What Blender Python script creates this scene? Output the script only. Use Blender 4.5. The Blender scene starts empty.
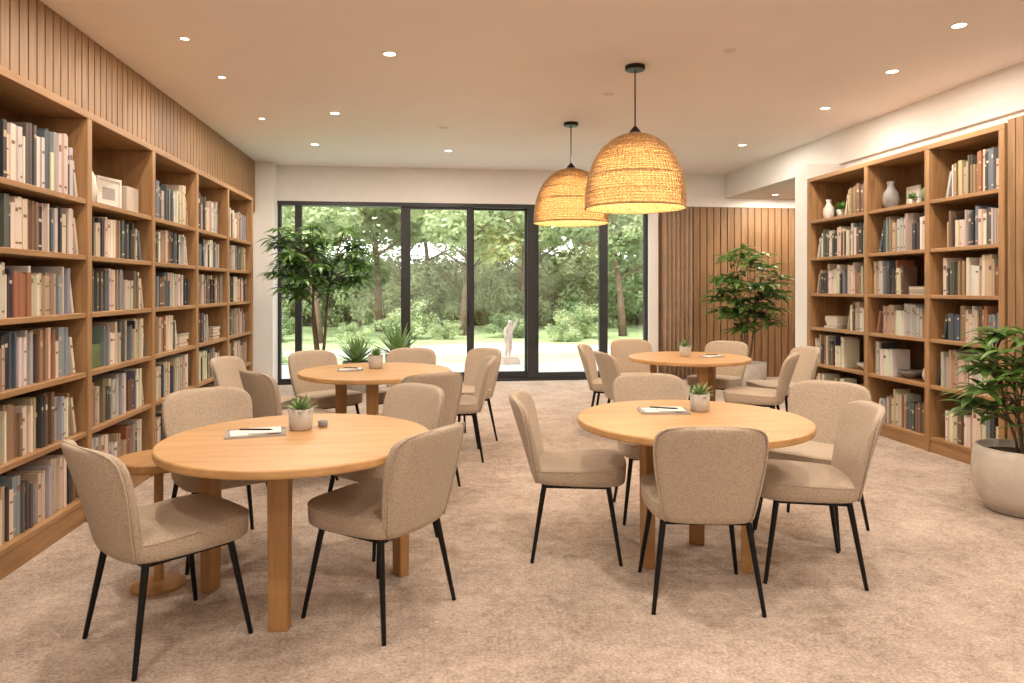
import bpy, math, random
from mathutils import Vector, Matrix, Euler
R = random.Random(7)
scene = bpy.context.scene
COL = scene.collection
H = 1.42; CEIL = 3.22; YB = 10.6

# ---------------------------------------------------------------- materials
def new_mat(name):
    m = bpy.data.materials.new(name); m.use_nodes = True
    nt = m.node_tree
    return m, nt, nt.nodes['Principled BSDF']

def simple(name, col, rough=0.6, metal=0.0, bump=0.0, bscale=40, var=0.0, vscale=8, sheen=0.0, spec=None):
    m, nt, b = new_mat(name)
    b.inputs['Base Color'].default_value = (*col, 1)
    b.inputs['Roughness'].default_value = rough
    b.inputs['Metallic'].default_value = metal
    if spec is not None: b.inputs['Specular IOR Level'].default_value = spec
    if sheen: 
        b.inputs['Sheen Weight'].default_value = sheen
    tc = nt.nodes.new('ShaderNodeTexCoord')
    if var > 0:
        n = nt.nodes.new('ShaderNodeTexNoise'); n.inputs['Scale'].default_value = vscale; n.inputs['Detail'].default_value = 6
        nt.links.new(tc.outputs['Object'], n.inputs['Vector'])
        r = nt.nodes.new('ShaderNodeValToRGB')
        r.color_ramp.elements[0].position = 0.3; r.color_ramp.elements[1].position = 0.7
        r.color_ramp.elements[0].color = (*[c*(1-var) for c in col], 1)
        r.color_ramp.elements[1].color = (*[min(1, c*(1+var)) for c in col], 1)
        nt.links.new(n.outputs['Fac'], r.inputs['Fac']); nt.links.new(r.outputs['Color'], b.inputs['Base Color'])
    if bump > 0:
        n2 = nt.nodes.new('ShaderNodeTexNoise'); n2.inputs['Scale'].default_value = bscale; n2.inputs['Detail'].default_value = 4
        nt.links.new(tc.outputs['Object'], n2.inputs['Vector'])
        bp = nt.nodes.new('ShaderNodeBump'); bp.inputs['Strength'].default_value = bump; bp.inputs['Distance'].default_value = 0.01
        nt.links.new(n2.outputs['Fac'], bp.inputs['Height']); nt.links.new(bp.outputs['Normal'], b.inputs['Normal'])
    return m

def wood(name, c1, c2, axis, rough=0.5, sc=9.0):
    m, nt, b = new_mat(name)
    tc = nt.nodes.new('ShaderNodeTexCoord'); mp = nt.nodes.new('ShaderNodeMapping')
    s = [1.0, 1.0, 1.0]; s[axis] = 0.09
    mp.inputs['Scale'].default_value = s
    nt.links.new(tc.outputs['Object'], mp.inputs['Vector'])
    n = nt.nodes.new('ShaderNodeTexNoise'); n.inputs['Scale'].default_value = sc*2.6
    n.inputs['Detail'].default_value = 7; n.inputs['Roughness'].default_value = 0.62; n.inputs['Distortion'].default_value = 0.5
    nt.links.new(mp.outputs['Vector'], n.inputs['Vector'])
    n3 = nt.nodes.new('ShaderNodeTexNoise'); n3.inputs['Scale'].default_value = 1.7; n3.inputs['Detail'].default_value = 2
    nt.links.new(tc.outputs['Object'], n3.inputs['Vector'])
    r = nt.nodes.new('ShaderNodeValToRGB')
    r.color_ramp.elements[0].position = 0.32; r.color_ramp.elements[1].position = 0.66
    r.color_ramp.elements[0].color = (*c1, 1); r.color_ramp.elements[1].color = (*c2, 1)
    nt.links.new(n.outputs['Fac'], r.inputs['Fac'])
    mx = nt.nodes.new('ShaderNodeMix'); mx.data_type = 'RGBA'; mx.blend_type = 'MULTIPLY'
    mr = nt.nodes.new('ShaderNodeMapRange'); mr.inputs['To Min'].default_value = 0.82; mr.inputs['To Max'].default_value = 1.12
    nt.links.new(n3.outputs['Fac'], mr.inputs['Value'])
    mx.inputs['Factor'].default_value = 1.0
    nt.links.new(r.outputs['Color'], mx.inputs['A']); nt.links.new(mr.outputs['Result'], mx.inputs['B'])
    nt.links.new(mx.outputs['Result'], b.inputs['Base Color'])
    b.inputs['Roughness'].default_value = rough
    bp = nt.nodes.new('ShaderNodeBump'); bp.inputs['Strength'].default_value = 0.12; bp.inputs['Distance'].default_value = 0.004
    nt.links.new(n.outputs['Fac'], bp.inputs['Height']); nt.links.new(bp.outputs['Normal'], b.inputs['Normal'])
    return m

def emis(name, col, s):
    m, nt, b = new_mat(name)
    b.inputs['Base Color'].default_value = (*col, 1)
    b.inputs['Emission Color'].default_value = (*col, 1); b.inputs['Emission Strength'].default_value = s
    return m

def leafmat(name, c1, c2, trans=0.35, scale=3.0, rough=0.5):
    m, nt, b = new_mat(name)
    out = nt.nodes['Material Output']
    tc = nt.nodes.new('ShaderNodeTexCoord'); n = nt.nodes.new('ShaderNodeTexNoise'); n.inputs['Scale'].default_value = scale
    n.inputs['Detail'].default_value = 3
    nt.links.new(tc.outputs['Object'], n.inputs['Vector'])
    r = nt.nodes.new('ShaderNodeValToRGB'); r.color_ramp.elements[0].position = 0.35; r.color_ramp.elements[1].position = 0.65
    r.color_ramp.elements[0].color = (*c1, 1); r.color_ramp.elements[1].color = (*c2, 1)
    nt.links.new(n.outputs['Fac'], r.inputs['Fac']); nt.links.new(r.outputs['Color'], b.inputs['Base Color'])
    b.inputs['Roughness'].default_value = rough
    t = nt.nodes.new('ShaderNodeBsdfTranslucent'); nt.links.new(r.outputs['Color'], t.inputs['Color'])
    ms = nt.nodes.new('ShaderNodeMixShader'); ms.inputs['Fac'].default_value = trans
    nt.links.new(b.outputs['BSDF'], ms.inputs[1]); nt.links.new(t.outputs['BSDF'], ms.inputs[2])
    nt.links.new(ms.outputs['Shader'], out.inputs['Surface'])
    return m

W1, W2 = (0.27, 0.145, 0.060), (0.42, 0.240, 0.108)
M_wood_y = wood('oak_grain_y', W1, W2, 1)
M_wood_z = wood('oak_grain_z', W1, W2, 2)
M_wood_back = wood('oak_back_panel', (0.18, 0.10, 0.045), (0.25, 0.14, 0.065), 2, 0.6)
M_slat = wood('oak_slats', (0.22, 0.125, 0.058), (0.35, 0.205, 0.098), 2)
M_groove = simple('slat_groove', (0.05, 0.028, 0.015), 0.8, var=0.1)
M_table = wood('table_oak', (0.44, 0.245, 0.095), (0.58, 0.345, 0.15), 0, 0.42, 7)
M_tleg = wood('table_leg_oak', (0.32, 0.165, 0.058), (0.44, 0.24, 0.088), 2, 0.45, 7)
M_fabric = simple('beige_fabric', (0.47, 0.385, 0.30), 0.95, bump=0.6, bscale=230, var=0.16, vscale=110, sheen=0.12, spec=0.12)
M_black = simple('black_metal', (0.010, 0.010, 0.011), 0.4, 0.6, var=0.05)
M_frame = simple('anthracite_aluminium', (0.035, 0.037, 0.042), 0.42, 0.3, var=0.05)
M_wall = simple('white_plaster', (0.78, 0.76, 0.75), 0.9, bump=0.05, bscale=60, var=0.015)
M_ceil = simple('ceiling_plaster', (0.84, 0.80, 0.79), 0.95, bump=0.05, bscale=30, var=0.015, vscale=2)
M_trimw = simple('white_trim', (0.80, 0.78, 0.76), 0.5, var=0.01)
M_curtain = simple('brown_curtain', (0.40, 0.28, 0.19), 0.9, bump=0.2, bscale=200, var=0.08)
M_pot = simple('planter_ceramic', (0.50, 0.45, 0.40), 0.6, bump=0.15, bscale=50, var=0.12)
M_potg = simple('grey_planter', (0.36, 0.34, 0.32), 0.7, bump=0.15, bscale=30, var=0.1)
M_soil = simple('soil', (0.05, 0.03, 0.02), 1.0, bump=0.8, bscale=60, var=0.3)
M_trunk = simple('bark', (0.13, 0.09, 0.06), 0.9, bump=0.6, bscale=30, var=0.3)
M_leaf = leafmat('indoor_leaf', (0.055, 0.14, 0.025), (0.16, 0.30, 0.075), 0.35, 6, 0.38)
M_leafg = leafmat('agave_leaf', (0.12, 0.22, 0.08), (0.28, 0.40, 0.16), 0.15, 9)
M_leafo = leafmat('garden_leaf', (0.28, 0.37, 0.19), (0.58, 0.66, 0.40), 0.45, 0.9)  # garden leaves paled: outdoor haze put into both leaf colours
M_leafo2 = leafmat('garden_leaf_dark', (0.16, 0.24, 0.12), (0.36, 0.46, 0.25), 0.4, 0.9)
M_white = simple('white_ceramic', (0.75, 0.71, 0.65), 0.45, var=0.03)
M_paper = simple('paper', (0.75, 0.73, 0.69), 0.8, var=0.03)
M_greenbox = simple('green_cover', (0.13, 0.19, 0.08), 0.7, var=0.1)
M_lens = emis('downlight_lens', (1.0, 0.86, 0.66), 10)
M_bulb = emis('warm_bulb', (1.0, 0.70, 0.38), 22)
M_stone = simple('pale_stone', (0.55, 0.44, 0.39), 0.8, bump=0.3, bscale=20, var=0.15)
M_spot = simple('detector_plastic', (0.70, 0.67, 0.66), 0.6, var=0.01)
M_bluec = simple('grey_glaze', (0.24, 0.23, 0.22), 0.5, var=0.15, vscale=20)
M_box = simple('box_linen', (0.55, 0.48, 0.40), 0.85, bump=0.3, bscale=150, var=0.08)

# carpet
def carpet():
    m, nt, b = new_mat('carpet')
    tc = nt.nodes.new('ShaderNodeTexCoord')
    def noise(s, d, ro=0.6):
        n = nt.nodes.new('ShaderNodeTexNoise'); n.inputs['Scale'].default_value = s; n.inputs['Detail'].default_value = d
        n.inputs['Roughness'].default_value = ro
        nt.links.new(tc.outputs['Object'], n.inputs['Vector']); return n
    big = noise(2.5, 6, 0.65); fine = noise(70, 3, 0.8); mid = noise(17, 5, .75)
    r = nt.nodes.new('ShaderNodeValToRGB')
    r.color_ramp.elements[0].position = 0.38; r.color_ramp.elements[1].position = 0.62
    r.color_ramp.elements[0].color = (0.25, 0.195, 0.155, 1); r.color_ramp.elements[1].color = (0.70, 0.585, 0.505, 1)
    a1 = nt.nodes.new('ShaderNodeMath'); a1.operation = 'MULTIPLY_ADD'; a1.inputs[1].default_value = 0.44
    a2 = nt.nodes.new('ShaderNodeMath'); a2.operation = 'MULTIPLY'; a2.inputs[1].default_value = 0.27
    a3 = nt.nodes.new('ShaderNodeMath'); a3.operation = 'MULTIPLY_ADD'; a3.inputs[1].default_value = 0.29
    nt.links.new(big.outputs['Fac'], a2.inputs[0])
    nt.links.new(mid.outputs['Fac'], a3.inputs[0]); nt.links.new(a2.outputs[0], a3.inputs[2])
    nt.links.new(fine.outputs['Fac'], a1.inputs[0]); nt.links.new(a3.outputs[0], a1.inputs[2])
    nt.links.new(a1.outputs[0], r.inputs['Fac']); nt.links.new(r.outputs['Color'], b.inputs['Base Color'])
    b.inputs['Roughness'].default_value = 1.0; b.inputs['Specular IOR Level'].default_value = 0.1
    bp = nt.nodes.new('ShaderNodeBump'); bp.inputs['Strength'].default_value = 1.0; bp.inputs['Distance'].default_value = 0.022
    nt.links.new(a1.outputs[0], bp.inputs['Height']); nt.links.new(bp.outputs['Normal'], b.inputs['Normal'])
    return m
M_carpet = carpet()

def glass():
    m = bpy.data.materials.new('window_glass'); m.use_nodes = True; nt = m.node_tree; nt.nodes.clear()
    o = nt.nodes.new('ShaderNodeOutputMaterial'); t = nt.nodes.new('ShaderNodeBsdfTransparent'); g = nt.nodes.new('ShaderNodeBsdfGlossy')
    t.inputs['Color'].default_value = (0.97, 0.98, 0.96, 1); g.inputs['Roughness'].default_value = 0.01
    ms = nt.nodes.new('ShaderNodeMixShader'); ms.inputs['Fac'].default_value = 0.09
    nt.links.new(t.outputs[0], ms.inputs[1]); nt.links.new(g.outputs[0], ms.inputs[2]); nt.links.new(ms.outputs[0], o.inputs['Surface'])
    return m
M_glass = glass()

def books_mat():
    m, nt, b = new_mat('book_covers')
    a = nt.nodes.new('ShaderNodeAttribute'); a.attribute_name = 'Col'
    nt.links.new(a.outputs['Color'], b.inputs['Base Color']); b.inputs['Roughness'].default_value = 0.6
    return m
M_books = books_mat()

def wicker(name, fac, col):
    m, nt, b = new_mat(name); out = nt.nodes['Material Output']
    tc = nt.nodes.new('ShaderNodeTexCoord'); n = nt.nodes.new('ShaderNodeTexNoise'); n.inputs['Scale'].default_value = 45
    nt.links.new(tc.outputs['Object'], n.inputs['Vector'])
    r = nt.nodes.new('ShaderNodeValToRGB'); r.color_ramp.elements[0].position = .35; r.color_ramp.elements[1].position = .65
    r.color_ramp.elements[0].color = (*[c*0.7 for c in col], 1); r.color_ramp.elements[1].color = (*[min(1,c*1.2) for c in col], 1)
    nt.links.new(n.outputs['Fac'], r.inputs['Fac']); nt.links.new(r.outputs['Color'], b.inputs['Base Color'])
    b.inputs['Roughness'].default_value = 0.7
    t = nt.nodes.new('ShaderNodeBsdfTranslucent'); nt.links.new(r.outputs['Color'], t.inputs['Color'])
    ms = nt.nodes.new('ShaderNodeMixShader'); ms.inputs['Fac'].default_value = fac
    nt.links.new(b.outputs['BSDF'], ms.inputs[1]); nt.links.new(t.outputs['BSDF'], ms.inputs[2]); nt.links.new(ms.outputs[0], out.inputs['Surface'])
    return m
M_wick = wicker('wicker_cane', 0.12, (0.54, 0.35, 0.165))
M_wickin = wicker('wicker_liner', 0.55, (0.70, 0.46, 0.22))

# ---------------------------------------------------------------- mesh builder
class MB:
    def __init__(s): s.v = []; s.f = []; s.m = []; s.c = []
    def face(s, idx, mat=0, col=None): s.f.append(tuple(idx)); s.m.append(mat); s.c.append(col)
    def box(s, x0, x1, y0, y1, z0, z1, mat=0, col=None, M=None):
        b = len(s.v)
        P = [(x0,y0,z0),(x1,y0,z0),(x1,y1,z0),(x0,y1,z0),(x0,y0,z1),(x1,y0,z1),(x1,y1,z1),(x0,y1,z1)]
        if M is not None: P = [tuple(M @ Vector(p)) for p in P]
        s.v += P
        for q in ((0,3,2,1),(4,5,6,7),(0,1,5,4),(1,2,6,5),(2,3,7,6),(3,0,4,7)):
            s.face([b+i for i in q], mat, col)
    def rings(s, rings, mat=0, capb=True, capt=True):
        b = len(s.v); n = len(rings[0])
        for r in rings: s.v += [tuple(p) for p in r]
        for i in range(len(rings)-1):
            for j in range(n):
                k = (j+1) % n
                s.face((b+i*n+j, b+i*n+k, b+(i+1)*n+k, b+(i+1)*n+j), mat)
        if capb: s.face([b+j for j in reversed(range(n))], mat)
        if capt: s.face([b+(len(rings)-1)*n+j for j in range(n)], mat)
    def lathe(s, prof, n=32, mat=0, cx=0, cy=0, capb=True, capt=True):
        s.rings([[(cx+r*math.cos(2*math.pi*j/n), cy+r*math.sin(2*math.pi*j/n), z) for j in range(n)] for r, z in prof], mat, capb, capt)
    def tube(s, pts, rad, n=8, mat=0):
        rr = []
        for i, p in enumerate(pts):
            p = Vector(p); a = Vector(pts[max(0,i-1)]); c = Vector(pts[min(len(pts)-1,i+1)])
            d = (c-a).normalized(); u = d.orthogonal().normalized() if abs(d.z) > 0.99 else d.cross(Vector((0,0,1))).normalized()
            w = d.cross(u)
            rr.append([p + (u*math.cos(2*math.pi*j/n) + w*math.sin(2*math.pi*j/n))*rad[i] for j in range(n)])
        s.rings(rr, mat)
    def leaf(s, base, d, L, Wd, droop=0.3, mat=0, seg=5, tip=1.0):
        d = Vector(d).normalized(); side = d.cross(Vector((0,0,1)))
        if side.length < 0.05: side = Vector((1,0,0))
        side.normalize(); b = len(s.v); p = Vector(base)
        for i in range(seg+1):
            t = i/seg
            w = Wd*0.5*max(0.04, math.sin(math.pi*min(1, t**0.8*0.97+0.03)))
            up = side.cross(d)
            s.v += [tuple(p - side*w + up*w*0.25), tuple(p), tuple(p + side*w + up*w*0.25)]
            d = (d + Vector((0,0,-droop/seg*1.6))).normalized()
            p = p + d*(L/seg)
        for i in range(seg):
            a = b+3*i
            s.face((a, a+1, a+4, a+3), mat); s.face((a+1, a+2, a+5, a+4), mat)
    def mesh(s, name, mats, smooth=False):
        me = bpy.data.meshes.new(name); me.from_pydata(s.v, [], s.f)
        for m in mats: me.materials.append(m)
        me.polygons.foreach_set('material_index', s.m)
        if smooth: me.polygons.foreach_set('use_smooth', [True]*len(s.f))
        if any(c is not None for c in s.c):
            at = me.color_attributes.new('Col', 'FLOAT_COLOR', 'CORNER'); data = []
            for f, c in zip(s.f, s.c):
                c = c or (1,1,1)
                for _ in f: data += [c[0], c[1], c[2], 1.0]
            at.data.foreach_set('color', data)
        me.update(); return me

def obj(name, me, loc=(0,0,0), rz=0.0, parent=None, rot=None):
    o = bpy.data.objects.new(name, me); COL.objects.link(o); o.location = loc
    o.rotation_euler = rot if rot else (0,0,rz)
    if parent: o.parent = parent
    return o
def empty(name, loc=(0,0,0), rz=0.0):
    o = bpy.data.objects.new(name, None); COL.objects.link(o); o.location = loc; o.rotation_euler = (0,0,rz); o.empty_display_size = 0.1
    return o
def boxobj(name, x0,x1,y0,y1,z0,z1, mat, parent=None, bevel=0):
    mb = MB(); mb.box(x0,x1,y0,y1,z0,z1); o = obj(name, mb.mesh(name,[mat]), parent=parent)
    if bevel:
        b = o.modifiers.new('bev','BEVEL'); b.width = bevel; b.segments = 2
    return o

# ---------------------------------------------------------------- room shell
XL, XR = -2.42, 4.76
YN = -2.0
XA = 6.6
boxobj('floor', XL-0.15, XA+0.15, YN-0.15, YB+0.12, -0.12, 0, M_carpet)
boxobj('ceiling', XL-0.15, XA+0.15, YN-0.15, YB+0.2, CEIL, CEIL+0.2, M_ceil)
boxobj('wall_left', XL-0.15, XL, YN, YB+0.2, 0, CEIL, M_wall)
boxobj('wall_rear', XL-0.15, XA, YN-0.15, YN, 0, CEIL, M_wall)
boxobj('wall_right', XR, XR+0.15, YN, 7.78, 0, 2.845, M_wall)
boxobj('ceiling_alcove', XR+0.14, XA, 7.65, YB, 2.845, 3.0, M_ceil)
boxobj('trim_beam', XR-0.04, XR+0.15, YN, YB, 2.845, CEIL, M_wall)
boxobj('wall_alcove_near', XR+0.15, XA, 7.65, 7.78, 0, 2.845, M_wall)
boxobj('wall_alcove_side', XA, XA+0.15, 7.65, YB, 0, 3.0, M_wall)
# back wall around the opening
WX0, WX1, WZ = -2.15, 3.47, 2.70
mb = MB()
mb.box(XL, WX0, YB-0.3, YB+0.2, 0, CEIL)
mb.box(WX0, WX1, YB, YB+0.2, WZ, CEIL)
mb.box(WX1, XR-0.04, YB, YB+0.2, 2.845, CEIL)
mb.box(WX1, XA+0.15, YB, YB+0.2, 0, 2.845)
obj('wall_back', mb.mesh('wall_back',[M_wall]))
boxobj('trim_pilaster', 4.33, XR, 7.525, 7.78, 0, 2.845, M_trimw)
boxobj('trim_column', WX1-0.01, WX1+0.14, YB-0.05, YB, 0, WZ, M_trimw)

# slat panelling
def slats(name, axis, fixed, a0, a1, z0, z1, pitch=0.085, depth=0.022, sgn=1):
    mb = MB(); n = max(1, int((a1-a0)/pitch)); p = (a1-a0)/n; w = p*0.86
    f0, f1 = sorted((fixed, fixed+sgn*0.008)); g0, g1 = sorted((fixed+sgn*0.008, fixed+sgn*depth))
    if axis == 'y': mb.box(f0, f1, a0, a1, z0, z1, 1)
    else: mb.box(a0, a1, f0, f1, z0, z1, 1)
    for i in range(n):
        s = a0 + i*p + (p-w)/2
        if axis == 'y': mb.box(g0, g1, s, s+w, z0, z1, 0)
        else: mb.box(s, s+w, g0, g1, z0, z1, 0)
    o = obj(name, mb.mesh(name, [M_slat, M_groove])); return o
slats('trim_slats_left', 'y', XL, YN, YB-0.3, 2.497, CEIL-0.002, 0.095, 0.03, 1)
slats('trim_slats_back', 'x', YB, 3.62, XA-0.035, 0, 2.70, 0.11, 0.02, -1)
boxobj('trim_alcove_head', WX1, XA, YB-0.03, YB, 2.70, 2.844, M_trimw)
slats('trim_slats_alcove', 'y', XA, 7.79, YB-0.03, 0, 2.84, 0.11, 0.02, -1)
boxobj('trim_cladding', 4.36, XR, YN, 4.76, 0, 2.68, M_slat)
slats('trim_slats_right', 'y', 4.36, YN, 4.75, 0, 2.68, 0.075, 0.03, -1)

# ---------------------------------------------------------------- windows
def pane(name, x0, x1, y=YB+0.08, fw=0.06, z1=WZ, z0=0.02, split=None):
    root = empty(name)
    mb = MB(); d0, d1 = y-0.04, y+0.04
    mb.box(x0, x0+fw, d0, d1, z0, z1); mb.box(x1-fw, x1, d0, d1, z0, z1)
    mb.box(x0+fw, x1-fw, d0, d1, z1-fw, z1); mb.box(x0+fw, x1-fw, d0, d1, z0, z0+fw*1.3)
    obj('frame', mb.mesh('frame',[M_frame]), parent=root)
    boxobj('glass_pane', x0+fw, x1-fw, y-0.005, y+0.005, z0+fw*1.3, z1-fw, M_glass, root)
    return root
pane('window_1', WX0, -1.86, fw=0.045)
pane('window_2', -1.86, -0.31, fw=0.05)
d1 = pane('door_1', -0.31, 0.72, fw=0.09)
d2 = pane('door_2', 0.66, 1.62, y=YB+0.16, fw=0.085)
pane('window_3', 1.66, 2.77, fw=0.075)
pane('window_4', 2.77, WX1, fw=0.055)
boxobj('trim_door_post', 1.56, 1.68, YB+0.01, YB+0.2, 0.0, WZ, M_frame)
boxobj('trim_window_head', WX0, WX1, YB+0.005, YB+0.2, WZ-0.06, WZ-0.0, M_frame)
boxobj('trim_threshold', WX0, WX1, YB, YB+0.2, 0.0, 0.03, M_frame)
mb = MB(); mb.tube([(0.64,YB-0.01,0.85),(0.64,YB-0.01,1.25)],[0.012,0.012],8); mb.tube([(0.64,YB-0.01,0.9),(0.64,YB+0.05,0.9)],[0.008,0.008],6); mb.tube([(0.64,YB-0.01,1.2),(0.64,YB+0.05,1.2)],[0.008,0.008],6)
obj('pull_handle', mb.mesh('pull_handle',[M_black], True), parent=d1)

# curtain
mb = MB(); N = 110; x0, x1 = 3.64, 4.12
rows = [0.02, 0.7, 1.4, 2.1, 2.68]
for z in rows:
    for i in range(N+1):
        t = i/N; ph = t*math.pi*2*7
        mb.v.append((x0+(x1-x0)*t, YB-0.14+0.03*math.sin(ph)+0.01*math.sin(ph*0.37+z*1.5), z))
for k in range(len(rows)-1):
    for i in range(N):
        a = k*(N+1)+i; mb.face((a, a+1, a+N+2, a+N+1))
cu = obj('curtain', mb.mesh('curtain',[M_curtain], True)); sm = cu.modifiers.new('s','SOLIDIFY'); sm.thickness = 0.004

# ---------------------------------------------------------------- bookcases + books
def bookcase(name, side, xf, xb, divs, zs, ztop, plinth):
    root = empty(name)
    lo, hi = min(xf,xb), max(xf,xb)
    mv = MB(); mh = MB(); bk = MB(); T = 0.055
    for y in divs: mv.box(lo, hi, y-T/2, y+T/2, 0, ztop)
    y0, y1 = divs[0]-T/2, divs[-1]+T/2
    s = 1 if xf > xb else -1
    mh.box(lo, hi, y0, y1, ztop, ztop+0.045)
    for a, b in zip(divs[:-1], divs[1:]):
        a2, b2 = a+T/2, b-T/2
        for z in zs:
            mh.box(min(xf-s*0.008, xb), max(xf-s*0.008, xb), a2, b2, z-0.032, z)
        mh.box(min(xf-s*0.015,xf-s*0.05), max(xf-s*0.015,xf-s*0.05), a2, b2, 0, zs[0]-0.032)
    bx0, bx1 = sorted((xb, xb+s*0.012))
    for a, b in zip(divs[:-1], divs[1:]): bk.box(bx0, bx1, a+T/2, b-T/2, zs[0], ztop)
    for nm, m, mt in (('uprights', mv, M_wood_z), ('shelves', mh, M_wood_y)):
        o = obj(nm, m.mesh(nm,[mt]), parent=root); bv = o.modifiers.new('b','BEVEL'); bv.width = 0.003; bv.segments = 1
    obj('back_panel', bk.mesh('back_panel',[M_wood_back]), parent=root)
    return root

PAL = [(0.60,0.51,0.39),(0.55,0.46,0.35),(0.70,0.63,0.52),(0.74,0.69,0.60),(0.72,0.66,0.56),(0.44,0.33,0.23),(0.30,0.20,0.12),(0.15,0.09,0.06),(0.20,0.14,0.09),
       (0.05,0.05,0.055),(0.035,0.04,0.05),(0.08,0.10,0.13),(0.14,0.17,0.21),(0.24,0.27,0.30),(0.38,0.39,0.38),(0.50,0.48,0.44),(0.05,0.045,0.045),
       (0.64,0.56,0.45),(0.70,0.65,0.57),(0.30,0.13,0.07),(0.09,0.09,0.08),(0.52,0.41,0.29),(0.10,0.08,0.07),(0.38,0.31,0.25),(0.62,0.59,0.54),(0.66,0.57,0.45)]
def book(mb, xs, s, y, t, z, h, d, col, lean=0.0):
    M = None
    if lean: M = Matrix.Translation((0, y, z)) @ Matrix.Rotation(lean, 4, 'X') @ Matrix.Translation((0,-y,-z))
    c = 0.003
    def bx(a, b, *r, col): mb.box(min(a,b), max(a,b), *r, 0, col, M)
    bx(xs, xs-s*0.004, y, y+t, z, z+h, col=col)
    bx(xs-s*0.004, xs-s*d, y, y+c, z, z+h, col=col)
    bx(xs-s*0.004, xs-s*d, y+t-c, y+t, z, z+h, col=col)
    bx(xs-s*0.004, xs-s*(d-0.006), y+c, y+t-c, z+0.003, z+h-0.004, col=(0.66,0.60,0.49))
    k = R.random()
    if k < 0.6 and t > 0.016:
        dark = sum(col) < 0.8
        lc = (0.50,0.41,0.27) if dark else (0.16,0.12,0.09)
        if R.random() < 0.35: lc = (0.6,0.57,0.5) if dark else (0.28,0.12,0.07)
        a = h*R.uniform(0.62,0.8); hh = h*R.uniform(0.03,0.12)
        bx(xs+s*0.0008, xs, y+t*0.12, y+t*0.88, z+a, z+a+hh, col=lc)
        if R.random() < 0.5: bx(xs+s*0.0008, xs, y+t*0.12, y+t*0.88, z+h*0.10, z+h*0.14, col=lc)
def fill(mb, s, xf, a, b, z, clear, segs, scale=1.0):
    for (u0, u1) in segs:
        y = a + (b-a)*u0 + 0.004; ye = a + (b-a)*u1 - 0.004
        col = None; run = 0; hb = 0.2
        while True:
            if run <= 0:
                col = R.choice(PAL); run = R.choice([1,1,1,2,2,3,4]); hb = min(clear*0.86, R.uniform(0.18,0.285)*scale); tb = R.uniform(0.013,0.038)
            t = max(0.012, tb*R.uniform(0.85,1.15)); h = min(clear*0.93, hb*R.uniform(0.97,1.03))
            if y + t > ye: break
            cc = tuple(max(0.02, min(0.9, c*R.uniform(0.88,1.1))) for c in col)
            book(mb, xf - s*R.uniform(0.035,0.065), s, y, t, z, h, R.uniform(0.14,0.19), cc, 0)
            y += t + 0.0012; run -= 1
        if u1 < 0.94 and R.random() < 0.8:
            t = 0.024; h = min(clear*0.85, 0.22)
            cc = R.choice(PAL)
            th = 0.22
            book(mb, xf - s*0.05, s, y + math.sin(th)*h*0.98 + 0.002, t, z, h, 0.16, cc, th)
def flat_stack(mb, s, xf, y, z, n):
    for i in range(n):
        L = R.uniform(0.20,0.25); t = R.uniform(0.02,0.035); c = R.choice(PAL); dy = R.uniform(-0.01,0.01)
        x0, x1 = sorted((xf - s*0.05, xf - s*0.22))
        mb.box(x0, x1, y+dy, y+dy+L, z, z+0.003, 0, c); mb.box(x0+.004, x1-.004, y+dy+0.004, y+dy+L-0.004, z+0.003, z+t-0.003, 0, (0.66,0.6,0.5))
        mb.box(x0, x1, y+dy, y+dy+L, z+t-0.003, z+t, 0, c); z += t + 0.0005

LD = [1.50, 2.52, 3.58, 4.56, 5.58, 6.60, 7.60, 8.62]
LZ = [0.15, 0.55, 0.91, 1.27, 1.62, 1.96]
XFL = -2.03
bookcase('bookcase', 'L', XFL, XL+0.001, LD, LZ, 2.45, 0.15)
bmL = MB()
for i, (a, b) in enumerate(zip(LD[:-1], LD[1:])):
    a2, b2 = a+0.03, b-0.03
    for k, z in enumerate(LZ):
        clear = (LZ+[2.45])[k+1] - z - 0.035
        u = R.random()
        if i == 3 and k == 5: continue            # decor
        elif i == 3 and k == 2: segs = [(0.30, 0.93)]
        elif i == 5 and k == 2: segs = [(0.0, 0.45)]; flat_stack(bmL, 1, XFL, a2+0.62, z+0.0005, 4)
        elif i == 4 and k == 2: segs = [(0.0, 0.60)]; flat_stack(bmL, 1, XFL, a2+0.68, z+0.0005, 4)
        elif i == 2 and k in (4,5): segs = [(0.0, 0.93)]
        elif u < 0.45: segs = [(0, R.uniform(0.82,0.93))]
        elif u < 0.8: segs = [(0, 0.97)]
        else: segs = [(R.uniform(0.05,0.12), R.uniform(0.85,0.93))]
        sc = 1.14 if k < 5 else 1.25
        fill(bmL, 1, XFL, a2, b2, z+0.0005, min(clear, 0.40), segs, sc)
obj('shelf_books', bmL.mesh('shelf_books',[M_books]))
RD = [4.805, 5.60, 6.45, 7.49]
RZ = [0.13, 0.58, 0.98, 1.36, 1.76, 2.18]
XFR = 4.33
bookcase('bookcase', 'R', XFR, XR-0.001, RD, RZ, 2.62, 0.13)
bmR = MB(); stacks = []
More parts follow.
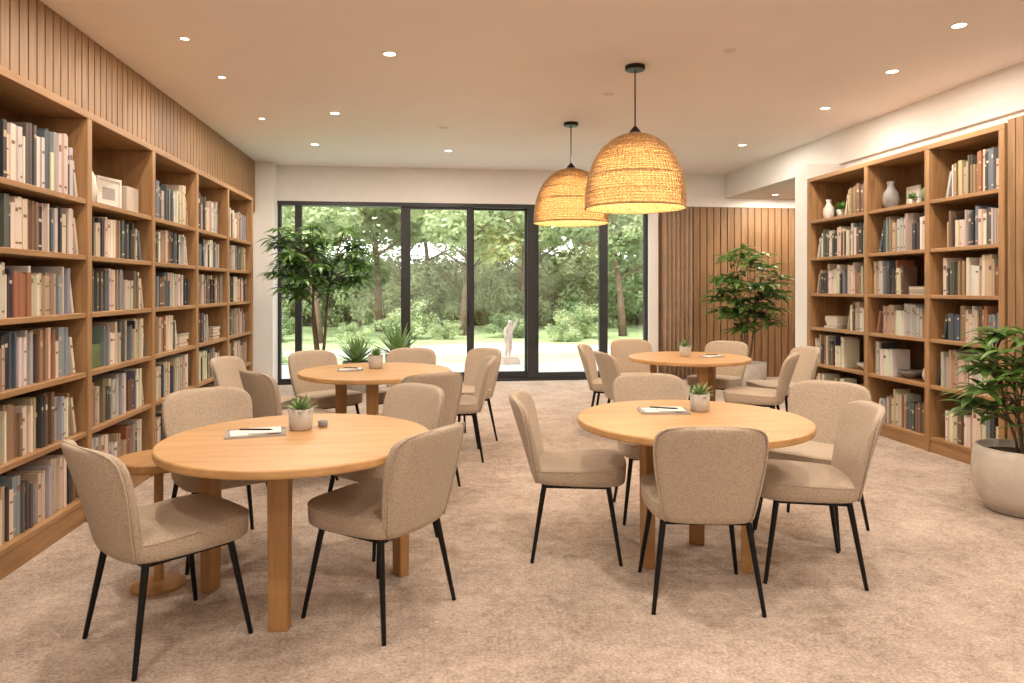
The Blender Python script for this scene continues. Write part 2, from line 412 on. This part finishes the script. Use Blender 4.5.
for i, (a, b) in enumerate(zip(RD[:-1], RD[1:])):
    a2, b2 = a+0.03, b-0.03; w = b2-a2
    for k, z in enumerate(RZ):
        clear = (RZ+[2.62])[k+1] - z - 0.035
        if k == 5 and i == 1: segs = []
        elif k == 5 and i == 2: segs = [(0.02,0.34)]
        elif k == 2 and i == 2: segs = [(0.0,0.30)]; flat_stack(bmR, -1, XFR, a2+w*0.55, z+0.0005, 5)
        elif k == 3 and i == 1: segs = [(0.45,0.97)]; flat_stack(bmR, -1, XFR, a2+w*0.04, z+0.0005, 3)
        elif k == 1 and i == 1: segs = [(0.62,0.97)]
        elif k == 1 and i == 2: segs = [(0.42,0.97)]
        elif k == 0: segs = [(0.0, R.uniform(0.8,0.97))]
        elif k == 1 and i == 0: segs = [(0.15, 0.9)]
        else: segs = [(R.uniform(0,0.08), R.uniform(0.75,0.93))]
        fill(bmR, -1, XFR, a2, b2, z+0.0005, min(clear,0.40), segs, 1.18)
obj('shelf_books', bmR.mesh('shelf_books',[M_books]))

# shelf decor
def vase(name, prof, loc, mat):
    mb = MB(); mb.lathe(prof, 24); return obj(name, mb.mesh(name,[mat], True), loc)
VP = [(0.03,0),(0.05,0.02),(0.062,0.07),(0.055,0.13),(0.03,0.17),(0.024,0.20),(0.032,0.225)]
BP = [(0.03,0),(0.04,0.005),(0.09,0.045),(0.11,0.07),(0.105,0.07),(0.08,0.045),(0.02,0.02)]
vase('ceramic_vase', [(r*1.2, z*1.4) for r, z in VP], (XFL-0.16, 4.84, 1.961), M_white)
def frame_pic(loc, rz, w=0.2, h=0.24, tilt=0):
    mb = MB()
    mb.box(-w/2, w/2, -0.01, 0.01, 0, 0.02); mb.box(-w/2, w/2, -0.01, 0.01, h-0.02, h)
    mb.box(-w/2, -w/2+0.02, -0.01, 0.01, 0.02, h-0.02); mb.box(w/2-0.02, w/2, -0.01, 0.01, 0.02, h-0.02)
    mb.box(-w/2+0.02, w/2-0.02, -0.002, 0.008, 0.02, h-0.02, 1)
    mb.box(-w/2+0.06, w/2-0.06, -0.004, 0.0, 0.07, h-0.07, 2)
    return obj('picture_frame', mb.mesh('picture_frame',[M_white, M_paper, M_potg]), loc, rz)
frame_pic((XFL-0.14, 5.14, 1.961), math.radians(75), 0.24, 0.22)
boxobj('storage_box', XFL-0.28, XFL-0.08, 5.30, 5.50, 1.9605, 2.15, M_box, bevel=0.006)
boxobj('storage_box', XFL-0.24, XFL-0.06, 4.62, 4.84, 0.9105, 1.06, M_greenbox, bevel=0.006)
vase('ceramic_bowl', BP, (XFR+0.17, 6.02, 0.5805), M_bluec)
vase('ceramic_bowl', BP, (XFR+0.17, 6.66, 0.5805), M_white)
vase('ceramic_vase', [(r*1.2,z*1.2) for r,z in VP], (XFR+0.15, 6.28, 2.1805), M_bluec)
vase('ceramic_vase', [(r*1.1,z*0.9) for r,z in VP], (XFR+0.15, 5.76, 2.1805), M_greenbox)
frame_pic((XFR+0.24, 6.08, 2.1805), math.radians(-95), 0.2, 0.2)
vase('ceramic_vase', [(r*0.9,z*0.8) for r,z in VP], (XFR+0.15, 5.76, 0.5805), M_white)
vase('ceramic_vase', [(r*1.0,z*1.0) for r,z in VP], (XFR+0.15, 7.33, 2.1805), M_white)

# ---------------------------------------------------------------- chairs
def sup(t, a, b, n): 
    c, s = math.cos(t), math.sin(t)
    return (a*math.copysign(abs(c)**(2/n), c), b*math.copysign(abs(s)**(2/n), s))
def chair_meshes():
    seat = MB(); n = 48; rr = []
    def outl(k, z, dz=0.0):
        rg = []
        for j in range(n):
            x, y = sup(2*math.pi*j/n, 0.245*k, 0.25*k, 4.6)
            x *= 1.0 - 0.08*(-(y)/0.25 if y < 0 else 0)
            rg.append((x, y+0.015, z + (0.010*(y/0.25) if z > 0.43 else 0)))
        return rg
    for z, k in ((0.394,0.88),(0.397,0.95),(0.404,0.98),(0.43,0.995),(0.455,1.0),(0.470,0.998),(0.479,0.988),(0.484,0.965),(0.488,0.90),(0.491,0.75),(0.493,0.5),(0.494,0.2)):
        rr.append(outl(k, z))
    seat.rings(rr)
    pr = outl(0.992, 0.4745); pr.append(pr[0]); seat.tube(pr, [0.0045]*len(pr), 6)
    back = MB(); n = 44; rr = []
    prof = [(0.395,0.165,0.018),(0.40,0.188,0.025),(0.43,0.200,0.029),(0.48,0.210,0.030),(0.54,0.220,0.030),(0.60,0.230,0.029),(0.66,0.238,0.028),
            (0.72,0.242,0.027),(0.765,0.241,0.026),(0.795,0.234,0.025),(0.815,0.219,0.024),(0.828,0.196,0.021),(0.836,0.155,0.015),(0.839,0.09,0.007)]
    def bp(x, y, z, q):
        y0 = -0.210 - 0.140*max(0,q)**1.1
        return (x, y0 + y + (0.035+0.045*max(0,q))*(x/0.24)**2, z - 0.010*(x/0.24)**2*max(0,q))
    for z, w, th in prof:
        q = (z-0.40)/0.43
        rr.append([bp(*sup(2*math.pi*j/n, w, th, 3.6), z, q) for j in range(n)])
    back.rings(rr)
    pp = []
    for z, w, th in prof[1:]: pp.append(bp(w*0.985, -th*0.75, z, (z-0.40)/0.43))
    for z, w, th in reversed(prof[1:]): pp.append(bp(-w*0.985, -th*0.75, z, (z-0.40)/0.43))
    back.tube(pp, [0.0045]*len(pp), 6)
    legs = MB()
    for sx in (-1,1):
        for sy in (-1,1):
            legs.tube([(sx*0.185, sy*0.165, 0.396), (sx*0.238, sy*0.228, 0.0)], [0.0145, 0.0095], 10)
    legs.box(-0.19,0.19,-0.175,-0.155,0.375,0.395); legs.box(-0.19,0.19,0.155,0.175,0.375,0.395)
    legs.box(-0.19,-0.17,-0.155,0.155,0.375,0.395); legs.box(0.17,0.19,-0.155,0.155,0.375,0.395)
    return seat.mesh('seat',[M_fabric],True), back.mesh('backrest',[M_fabric],True), legs.mesh('legs',[M_black])
CS, CB, CL = chair_meshes()
def chair(x, y, ang):
    e = empty('dining_chair', (x, y, 0), math.radians(ang-90))
    obj('seat', CS, parent=e); obj('backrest', CB, parent=e); obj('legs', CL, parent=e)
for c in [(-1.04,3.01,43),(-0.195,3.15,142),(-1.09,3.96,-58),(-0.26,4.03,-137),
          (-0.97,5.33,39),(-1.38,6.06,-14),(-0.86,6.40,-52),(-0.20,6.52,-105),(-0.065,5.13,114),(0.24,5.92,180),(0.34,6.54,215),
          (0.82,3.76,-12),(1.26,3.13,80),(1.91,3.35,163),(2.25,3.86,218),(1.45,4.27,-98),
          (1.92,6.30,5),(1.90,6.92,-22),(2.98,6.04,148),(3.45,6.50,180),(3.05,7.08,222),(2.32,7.38,-85)]:
    chair(*c)

# ---------------------------------------------------------------- tables
def table(x, y, legs, r=0.59, h=0.75):
    e = empty('round_dining_table', (x, y, 0))
    mb = MB(); mb.lathe([(r-0.012,h-0.038),(r-0.003,h-0.034),(r,h-0.026),(r,h-0.008),(r-0.002,h-0.003),(r-0.008,h)], 96)
    o = obj('tabletop', mb.mesh('tabletop',[M_table]), parent=e)
    lm = MB()
    for (lx, ly) in legs:
        a = math.atan2(ly, lx)
        M = Matrix.Translation((lx, ly, 0)) @ Matrix.Rotation(a, 4, 'Z')
        b0 = len(lm.v); lm.box(-0.028, 0.028, -0.046, 0.046, 0, h-0.038, 0, None, M)
        for q in range(b0, b0+4):
            v = Vector(lm.v[q]); c = Vector((lx, ly, 0)); v = c + (v-c)*0.88; lm.v[q] = tuple(v)
        d = math.hypot(lx, ly)
        M2 = Matrix.Rotation(a, 4, 'Z'); lm.box(0.0, d-0.02, -0.02, 0.02, h-0.085, h-0.04, 0, None, M2)
    o = obj('legs', lm.mesh('legs',[M_tleg]), parent=e); b = o.modifiers.new('b','BEVEL'); b.width = 0.004; b.segments = 2
    return e
def tri(r, a0=270): return [(r*math.cos(math.radians(a0+120*i)), r*math.sin(math.radians(a0+120*i))) for i in range(3)]
table(-0.565, 3.25, [(-0.435,0.19),(-0.035,-0.24),(0.445,0.27)])
table(1.37, 3.475, [(-0.245,-0.02),(0.235,-0.13),(0.13,0.26)])
table(-0.40, 5.80, tri(0.34), 0.61)
table(2.55, 6.56, tri(0.34), 0.58)
e = empty('side_table', (-1.26, 3.52, 0)); mb = MB()
mb.lathe([(0.178,0.575),(0.185,0.582),(0.185,0.612),(0.18,0.617)], 48); mb.lathe([(0.022,0.03),(0.02,0.575)], 16); mb.lathe([(0.12,0),(0.12,0.015),(0.03,0.03)], 32)
obj('pedestal_top', mb.mesh('pedestal_top',[M_tleg]), parent=e)

# ---------------------------------------------------------------- table-top things
def succulent(x, y, z, s=1.0):
    e = empty('potted_succulent', (x, y, z)); mb = MB()
    mb.lathe([(0.045*s,0),(0.052*s,0.006*s),(0.057*s,0.10*s),(0.051*s,0.10*s),(0.050*s,0.085*s)], 28)
    obj('pot', mb.mesh('pot',[M_pot],True), parent=e)
    so = MB(); so.lathe([(0.049*s,0.08*s),(0.049*s,0.088*s)], 20); obj('soil', so.mesh('soil',[M_soil]), parent=e)
    lf = MB(); rr = random.Random(int(x*100))
    for i in range(38):
        a = i*2.4; el = 0.15+1.1*(i/38); d = (math.cos(a)*math.cos(el), math.sin(a)*math.cos(el), math.sin(el))
        lf.leaf((d[0]*0.008, d[1]*0.008, 0.085*s), d, rr.uniform(0.065,0.10)*s, 0.018*s, 0.15, 0, 4)
    obj('leaves', lf.mesh('leaves',[M_leafg],True), parent=e)
succulent(-0.585, 3.42, 0.7502); succulent(1.486, 3.66, 0.7502, 0.95); succulent(-0.41, 5.95, 0.7502, 1.1); succulent(2.53, 6.60, 0.7502, 1.0)
def tray(x, y, rz, s=1.0, z=0.7502):
    e = empty('paper_tray', (x,y,z), rz); mb = MB(); a, b = 0.13*s, 0.085*s
    mb.box(-a,a,-b,b,0,0.004); mb.box(-a,a,-b,-b+0.004,0.004,0.010); mb.box(-a,a,b-0.004,b,0.004,0.010)
    mb.box(-a,-a+0.004,-b+0.004,b-0.004,0.004,0.010); mb.box(a-0.004,a,-b+0.004,b-0.004,0.004,0.010)
    obj('tray', mb.mesh('tray',[M_potg]), parent=e)
    p = MB(); M = Matrix.Rotation(0.10,4,'Z'); p.box(-0.11*s,0.05*s,-0.06*s,0.062*s,0.0045,0.012,0,None,M); p.box(-0.03*s,0.11*s,-0.065*s,0.060*s,0.0125,0.018)
    obj('papers', p.mesh('papers',[M_paper]), parent=e)
    q = MB(); q.tube([(-0.07*s,0.02,0.022),(0.06*s,-0.02,0.022),(0.075*s,-0.024,0.022)],[0.004,0.004,0.001],8); obj('pen', q.mesh('pen',[M_black],True), parent=e)
tray(-0.77, 3.33, 0.2); tray(1.28, 3.66, -0.15); tray(-0.60, 5.80, 0.1, 0.8); tray(2.76,6.50,0.3,0.8)
def cup(x,y,z,s=1.0):
    mb=MB(); mb.lathe([(0.02*s,0),(0.026*s,0.004),(0.03*s,0.035*s),(0.028*s,0.036*s),(0.024*s,0.012*s)],20); obj('small_cup',mb.mesh('small_cup',[M_bluec],True),(x,y,z))
cup(-0.49,3.47,0.7502, 0.8)

# ---------------------------------------------------------------- pendants
def pendant(x, y, zt, zb, Rr):
    e = empty('wicker_pendant_lamp', (x, y, 0)); h = zt-zb
    def prof(k): return max(0.05, Rr*(1-k**2.5)**0.5)
    NU, NV = 80, 32; mb = MB()
    for i in range(NV+1):
        k = (i/NV)**0.85*0.995; r = prof(k)
        for j in range(NU):
            a = 2*math.pi*(j+0.5*(i%2))/NU; mb.v.append((r*math.cos(a), r*math.sin(a), zb+h*k))
    for i in range(NV):
        for j in range(NU):
            mb.face((i*NU+j, i*NU+(j+1)%NU, (i+1)*NU+(j+1)%NU, (i+1)*NU+j))
    o = obj('woven_shade', mb.mesh('woven_shade',[M_wick],True), parent=e)
    w = o.modifiers.new('w','WIREFRAME'); w.thickness = 0.0115; w.use_even_offset = False
    il = MB(); il.lathe([(prof(k)*0.972, zb+0.004+h*k*0.985) for k in [i/24*0.99 for i in range(25)]], 64, capb=False, capt=False)
    obj('liner', il.mesh('liner',[M_wickin],True), parent=e)
    rim = MB()
    for zz, rr_ in ((zb, Rr), (zb+h*0.995, 0.05)):
        rim.tube([((rr_+0.002)*math.cos(2*math.pi*j/64), (rr_+0.002)*math.sin(2*math.pi*j/64), zz) for j in range(65)], [0.009]*65, 8)
    # woven hoops that band the shade
    for k in (0.2, 0.42, 0.64, 0.82):
        rr_ = prof(k)+0.003; rim.tube([(rr_*math.cos(2*math.pi*j/64), rr_*math.sin(2*math.pi*j/64), zb+h*k) for j in range(65)], [0.0055]*65, 6)
    obj('rim', rim.mesh('rim',[M_wick],True), parent=e)
    rod = MB(); rod.lathe([(0.006,zt-0.12),(0.006,CEIL-0.03)], 10); rod.lathe([(0.075,CEIL-0.035),(0.08,CEIL-0.03),(0.08,CEIL)], 32)
    rod.lathe([(0.045,zt-0.01),(0.045,zt+0.02),(0.012,zt+0.06)], 20); rod.lathe([(0.022,zt-0.2),(0.022,zt-0.1)], 16)
    obj('rod_and_canopy', rod.mesh('rod_and_canopy',[M_black]), parent=e)
    bl = MB(); bl.lathe([(0.015,zt-0.2),(0.04,zt-0.25),(0.045,zt-0.29),(0.03,zt-0.325),(0.005,zt-0.335)], 20); obj('bulb', bl.mesh('bulb',[M_bulb],True), parent=e)
    L = bpy.data.lights.new('bulb_light','POINT'); L.energy = 42; L.color = (1,0.76,0.48); L.shadow_soft_size = 0.05
    lo = bpy.data.objects.new('bulb_light', L); COL.objects.link(lo); lo.location = (0,0,zt-0.40); lo.parent = e
pendant(1.69, 5.51, 2.67, 2.07, 0.40)
pendant(1.58, 7.50, 2.72, 2.13, 0.40)

# ---------------------------------------------------------------- downlights
dl = MB(); dl.lathe([(0.055,-0.004),(0.062,-0.006),(0.068,-0.004),(0.068,0.0)], 28, 0, capb=False, capt=False); dl.lathe([(0.056,-0.003),(0.056,-0.001)], 28, 1)
DM = dl.mesh('recessed_downlight',[M_trimw, M_lens])
def downlight(x, y, z=CEIL, e=20, s=1.0, lit=True):
    o = obj('recessed_downlight', DM, (x,y,z)); o.scale = (s,s,1)
    if lit:
        L = bpy.data.lights.new('downlight_lamp','AREA'); L.shape = 'DISK'; L.size = 0.12; L.energy = e; L.color = (1,0.85,0.70)
        lo = bpy.data.objects.new('downlight_lamp', L); COL.objects.link(lo); lo.location = (0,0,-0.012); lo.parent = o
E = 27
for p in [(-0.27,5.45),(3.85,5.38),(3.63,4.38),(3.97,6.56),(-0.92,7.37),(-1.37,9.0),(3.96,8.38),(0.3,9.2),(2.6,9.2),
          (-1.3,3.2),(0.5,3.0),(2.2,3.0),(3.7,3.0),(-1.3,1.2),(0.5,1.2),(2.2,1.2),(3.7,1.2),(-1.2,-0.8),(1,-0.8),(3.2,-0.8)]:  # this row: unseen downlights added out of view as interior fill
    downlight(*p, e=E, s=0.8)
for p in [(-1.72,6.23),(-1.72,5.3),(-1.72,7.7),(-1.72,4.2)]: downlight(*p, e=13, s=0.5)
for p in [(5.3,9.0),(6.0,10.0),(5.3,10.1)]: downlight(*p, z=2.845, e=20, s=0.8)
for p in [(2.29,5.06),(1.69,6.34),(0.2,7.9)]:
    mb = MB(); mb.lathe([(0.028,-0.012),(0.045,-0.006),(0.05,0)], 24); obj('smoke_detector', mb.mesh('smoke_detector',[M_spot]), (p[0],p[1],CEIL))

# ---------------------------------------------------------------- plants
def planter(e, prof, mat, soilr, soilz):
    mb = MB(); mb.lathe(prof, 48); obj('planter', mb.mesh('planter',[mat],True), parent=e)
    s = MB(); s.lathe([(soilr,soilz-0.02),(soilr,soilz)], 32); obj('soil', s.mesh('soil',[M_soil]), parent=e)
def bushy(name, x, y, prof, mat, soilr, soilz, center, rad, nclus, L, Wd, seed, nstem=4, per=8, trunk_r=0.022, droop=0.5, upd=0.0):
    rr = random.Random(seed); e = empty(name, (x,y,0)); planter(e, prof, mat, soilr, soilz)
    tb = MB(); lf = MB(); cz = center
    stems = []
    for i in range(nstem):
        a = 2*math.pi*i/nstem + rr.uniform(-.3,.3); q = rr.uniform(0.25,0.5)
        pts = []
        for k in range(7):
            t = k/6
            pts.append(Vector((math.cos(a)*(0.03+rad[0]*q*t**1.5)+0.02*math.sin(t*7+i), math.sin(a)*(0.03+rad[1]*q*t**1.5)+0.02*math.cos(t*6+i), soilz-0.02+(cz+rad[2]*0.55-soilz)*t)))
        stems.append(pts); tb.tube(pts, [trunk_r*(1-0.6*k/6) for k in range(7)], 8)
    for c in range(nclus):
        while True:
            v = Vector((rr.uniform(-1,1), rr.uniform(-1,1), rr.uniform(-1,1)))
            if 0.25 < v.length < 1: break
        p = Vector((v.x*rad[0], v.y*rad[1], cz+v.z*rad[2]))
        st = min((q for pts in stems for q in pts[2:]), key=lambda q: (q-p).length + abs(q.z-(p.z-0.15))*0.8)
        mid = (st+p)/2 + Vector((0,0,0.03)); tb.tube([st, mid, p], [0.007,0.005,0.003], 5)
        out = Vector((v.x, v.y, 0)); a0 = rr.uniform(0, 6.28)
        for k in range(per):
            a = a0 + 2*math.pi*k/per; el = rr.uniform(-0.1,0.5)+upd
            d = Vector((math.cos(a)*math.cos(el), math.sin(a)*math.cos(el), math.sin(el))) + out*0.3
            lf.leaf(p, d, L*rr.uniform(0.75,1.15), Wd*rr.uniform(0.85,1.15), droop*rr.uniform(0.7,1.3), 0, 5)
    obj('stems', tb.mesh('stems',[M_trunk],True), parent=e); obj('foliage', lf.mesh('foliage',[M_leaf],True), parent=e)
    return e
P_tall = [(0.16,0),(0.20,0.01),(0.24,0.2),(0.25,0.42),(0.23,0.42),(0.22,0.36)]
bushy('potted_umbrella_tree', -1.32, 8.95, P_tall, M_potg, 0.22, 0.38, 1.76, (0.64,0.52,0.54), 100, 0.24, 0.062, 3, 3, 9, 0.022, 0.6, 0.15)
bushy('potted_fiddle_plant', 4.30, 8.95, P_tall, M_pot, 0.22, 0.38, 1.38, (0.47,0.47,0.58), 84, 0.26, 0.072, 5, 4, 7, 0.014, 0.5, 0.2)
P_round = [(0.15,0),(0.19,0.01),(0.25,0.12),(0.27,0.24),(0.26,0.36),(0.245,0.41),(0.225,0.41),(0.23,0.34)]
bushy('potted_rubber_plant', 3.76, 4.02, P_round, M_pot, 0.225, 0.36, 0.82, (0.31,0.31,0.36), 50, 0.20, 0.052, 9, 5, 6, 0.010, 0.5, 0.2)

def agave(x, y, r=0.19, h=0.42, L=0.42):
    rr = random.Random(int(x*77)); e = empty('potted_agave', (x,y,0)); planter(e, [(r*0.8,0),(r*0.85,0.01),(r,h),(r*0.9,h),(r*0.88,h-0.04)], M_potg, r*0.87, h-0.03)
    lf = MB()
    for i in range(46):
        a = i*2.4; el = 0.25+1.2*(i/46); d = (math.cos(a)*math.cos(el), math.sin(a)*math.cos(el), math.sin(el))
        lf.leaf((d[0]*0.03,d[1]*0.03,h-0.03), d, L*rr.uniform(0.8,1.1), 0.055, 0.12, 0, 5)
    obj('leaves', lf.mesh('leaves',[M_leafg],True), parent=e)
agave(-0.93, 9.75); agave(-0.38, 9.8, 0.17, 0.50, 0.48)

def small_plant(x,y,z,s=1.0):
    e = empty('potted_ivy',(x,y,z)); mb=MB(); mb.lathe([(0.035*s,0),(0.05*s,0.07*s),(0.045*s,0.07*s)],20); obj('pot',mb.mesh('pot',[M_white],True),parent=e)
    lf=MB(); rr=random.Random(4)
    for i in range(30):
        a=i*2.4; el=rr.uniform(0.2,1.3); d=(math.cos(a)*math.cos(el),math.sin(a)*math.cos(el),math.sin(el)); lf.leaf((0,0,0.065*s),d,0.11*s*rr.uniform(.7,1.1),0.035*s,0.5,0,4)
    obj('leaves',lf.mesh('leaves',[M_leaf],True),parent=e)
small_plant(XFR+0.13, 7.05, 2.1805, 1.2); small_plant(XFR+0.11,5.93,2.1805,0.8)

# ---------------------------------------------------------------- garden
gm = MB(); gm.box(-40,40,YB+0.2,70,-0.35,-0.10)
M_grass = simple('lawn', (0.36,0.46,0.23), 1.0, bump=0.8, bscale=60, var=0.25, vscale=1.2)
obj('garden_lawn', gm.mesh('garden_lawn',[M_grass]))
def paving():
    m, nt, b = new_mat('terrace_paving'); tc = nt.nodes.new('ShaderNodeTexCoord'); br = nt.nodes.new('ShaderNodeTexBrick')
    br.inputs['Scale'].default_value = 1.0; br.inputs['Brick Width'].default_value = 0.9; br.inputs['Row Height'].default_value = 0.6; br.inputs['Mortar Size'].default_value = 0.012
    br.inputs['Color1'].default_value = (0.40,0.43,0.42,1); br.inputs['Color2'].default_value = (0.48,0.50,0.48,1); br.inputs['Mortar'].default_value = (0.25,0.25,0.23,1)
    nt.links.new(tc.outputs['Object'], br.inputs['Vector']); nt.links.new(br.outputs['Color'], b.inputs['Base Color']); b.inputs['Roughness'].default_value = 0.6
    return m
M_pave = paving()
boxobj('terrace', -8, 9, YB+0.2, 13.6, -0.10, -0.03, M_pave)
# winding pale gravel path beyond the first strip of lawn
M_gravel = simple('gravel', (0.46,0.47,0.44), 0.9, bump=0.6, bscale=40, var=0.18, vscale=3)
mb = MB(); N = 48
for i in range(N+1):
    x = -16 + 34*i/N; yc = 16.6 + 0.9*math.sin(x*0.45+0.6); hw = 1.2+0.3*math.sin(x*0.9)
    mb.v += [(x, yc-hw, -0.099), (x, yc-hw+0.1, -0.075), (x, yc+hw-0.1, -0.075), (x, yc+hw, -0.099)]
for i in range(N):
    for k in range(3): a = 4*i+k; mb.face((a, a+4, a+5, a+1))
obj('garden_path', mb.mesh('garden_path',[M_gravel]))
def crown(seed, n, leaf, mat, name):
    rr = random.Random(seed); mb = MB()
    blobs = []
    for i in range(26):
        while True:
            v = Vector((rr.uniform(-1,1), rr.uniform(-1,1), rr.uniform(-1,1)))
            if v.length < 0.85: break
        blobs.append((v, rr.uniform(0.18,0.38)))
    for i in range(n):
        c, r = rr.choice(blobs); d = Vector((rr.gauss(0,1), rr.gauss(0,1), rr.gauss(0,1))).normalized()
        p = c + d*r*rr.uniform(0.6,1.0)
        nrm = (d + Vector((rr.gauss(0,.5), rr.gauss(0,.5), rr.gauss(0,.5)+0.3))).normalized(); u = nrm.orthogonal().normalized()
        u = (Matrix.Rotation(rr.uniform(0,6.28), 3, nrm) @ u); w = nrm.cross(u); s = leaf*rr.uniform(0.6,1.3)
        b = len(mb.v); mb.v += [tuple(p-u*s), tuple(p+w*s*0.45), tuple(p+u*s), tuple(p-w*s*0.45)]; mb.face((b,b+1,b+2,b+3))
    return mb.mesh(name,[mat])
CR = [crown(1,5200,0.055,M_leafo,'crown_a'), crown(2,5200,0.055,M_leafo2,'crown_b'), crown(3,4200,0.065,M_leafo,'crown_c')]
def tree(x, y, h, r, k, lean=0.0):
    e = empty('garden_tree', (x,y,-0.1)); mb = MB(); mb.tube([(0,0,-0.0),(lean*0.3,0.05,h*0.35),(lean,0,h*0.75),(lean*1.2,0,h)], [0.14,0.10,0.07,0.04], 10)
    for i in range(5):
        a = i*1.3+x; z0 = h*(0.45+0.08*i)
        mb.tube([(lean*0.6,0,z0),(lean*0.6+math.cos(a)*r*0.35,math.sin(a)*r*0.35,z0+h*0.12),(lean*0.6+math.cos(a)*r*0.7,math.sin(a)*r*0.7,z0+h*0.2)],[0.05,0.035,0.015],6)
    obj('trunk', mb.mesh('trunk',[M_trunk],True), parent=e)
    c = obj('crown', CR[k%3], (lean,0,h), parent=e); c.scale = (r, r, r*0.8); c.rotation_euler = (0,0,R.uniform(0,6.28))
for t in [(-4.6,22,4.2,2.6,0),(-1.6,25,5.0,2.8,1),(1.2,22.5,4.0,2.2,2),(3.6,26,4.8,2.9,0),(6.2,21.5,3.9,2.3,1),(9.0,25,4.8,3.0,2),(-7.5,27,5.2,3.4,1),
          (12,30,5.5,3.8,0),(-11,32,6,4.2,2),(0.3,31,6,4.0,0),(5.5,33,6.5,4.2,1),(-4.5,33,6.5,4.4,2),(-2.9,19.8,3.6,1.6,2),(7.6,19.8,3.4,1.5,0),(15,36,7,5,2),(10,38,7,5,1),
          (2.5,39,7.5,5,2),(-8,40,7.5,5.2,0)]:
    tree(*t, lean=R.uniform(-0.4,0.4))
def shrub(x, y, r, k, sz=0.8):
    o = obj('garden_shrub', CR[k%3], (x,y,r*sz*0.75-0.12), R.uniform(0,6)); o.scale = (r*1.15, r, r*sz)
for i in range(30):
    shrub(-15+i*1.15+R.uniform(-.3,.3), 28+R.uniform(-1.5,1.5), R.uniform(1.2,1.9), i, 1.1)
for i in range(22):
    shrub(-16+i*1.7+R.uniform(-.3,.3), 33+R.uniform(-1,1), R.uniform(2.2,2.7), i+1, 1.0)
for s in [(-4.2,20.4,0.7,1),(-3.0,14.3,0.35,0),(-0.6,21,0.9,2),(4.6,20.6,0.9,0),(2.6,21.2,0.7,1),(6.0,14.2,0.35,2),(0.6,20.8,0.5,0),(8.2,21,0.9,0),(-6,20,1.1,1),(3.9,19.5,0.5,2),(-1.9,19.6,0.5,0)]: shrub(*s)

def statue(x, y):
    e = empty('garden_statue', (x,y,-0.03), math.radians(200)); e.scale = (0.85,0.85,0.85)
    pm = MB(); pm.box(-0.2,0.2,-0.2,0.2,0,0.12); pm.box(-0.16,0.16,-0.16,0.16,0.12,0.16)
    obj('plinth', pm.mesh('plinth',[M_stone]), parent=e)
    V = [(0,0,0.56),(0,0.02,0.68),(0,0.05,0.80),(0,0.07,0.87),(0,0.085,0.93),(0,0.09,0.99),
         (0.08,0.05,0.80),(0.15,0.10,0.70),(0.13,0.20,0.64),
         (-0.08,0.05,0.80),(-0.15,0.08,0.90),(-0.17,0.14,1.02),
         (0.05,0,0.54),(0.06,0.06,0.36),(0.06,0.0,0.19),(0.06,0.06,0.175),
         (-0.05,0,0.54),(-0.06,-0.01,0.36),(-0.06,-0.07,0.19),(-0.06,-0.01,0.175)]
    Ed = [(0,1),(1,2),(2,3),(3,4),(4,5),(2,6),(6,7),(7,8),(2,9),(9,10),(10,11),(0,12),(12,13),(13,14),(14,15),(0,16),(16,17),(17,18),(18,19)]
    rad = [0.085,0.08,0.09,0.035,0.06,0.05,0.04,0.03,0.02,0.04,0.03,0.02,0.065,0.045,0.03,0.02,0.065,0.045,0.03,0.02]
    me = bpy.data.meshes.new('figure'); me.from_pydata(V, Ed, []); me.materials.append(M_stone)
    o = obj('figure', me, parent=e)
    o.modifiers.new('skin','SKIN'); ss = o.modifiers.new('sub','SUBSURF'); ss.levels = 2; ss.render_levels = 2
    for i, r in enumerate(rad):
        me.skin_vertices[0].data[i].radius = (r, r)
    me.skin_vertices[0].data[0].use_root = True
statue(1.58, 13.3)

# ---------------------------------------------------------------- world & sun
w = bpy.data.worlds.new('World'); scene.world = w; w.use_nodes = True
bg = w.node_tree.nodes['Background']; bg.inputs['Color'].default_value = (0.97,0.97,0.96,1); bg.inputs['Strength'].default_value = 4.4
S = bpy.data.lights.new('sun','SUN'); S.energy = 6; S.angle = math.radians(3); S.color = (1,0.94,0.82)
so = bpy.data.objects.new('sun', S); COL.objects.link(so); so.rotation_euler = (math.radians(48), 0, math.radians(-25))

# ---------------------------------------------------------------- camera
cd = bpy.data.cameras.new('camera'); cam = bpy.data.objects.new('camera', cd); COL.objects.link(cam)
cam.location = (0,0,H); cam.rotation_euler = (math.radians(90), 0, math.radians(-7.08))
cd.sensor_width = 36; cd.lens = 700/1024*36; cd.shift_y = -53.5/1024; cd.clip_end = 200
scene.camera = cam
scene.view_settings.view_transform = 'Standard'
scene.view_settings.look = 'None'
scene.view_settings.exposure = -0.12
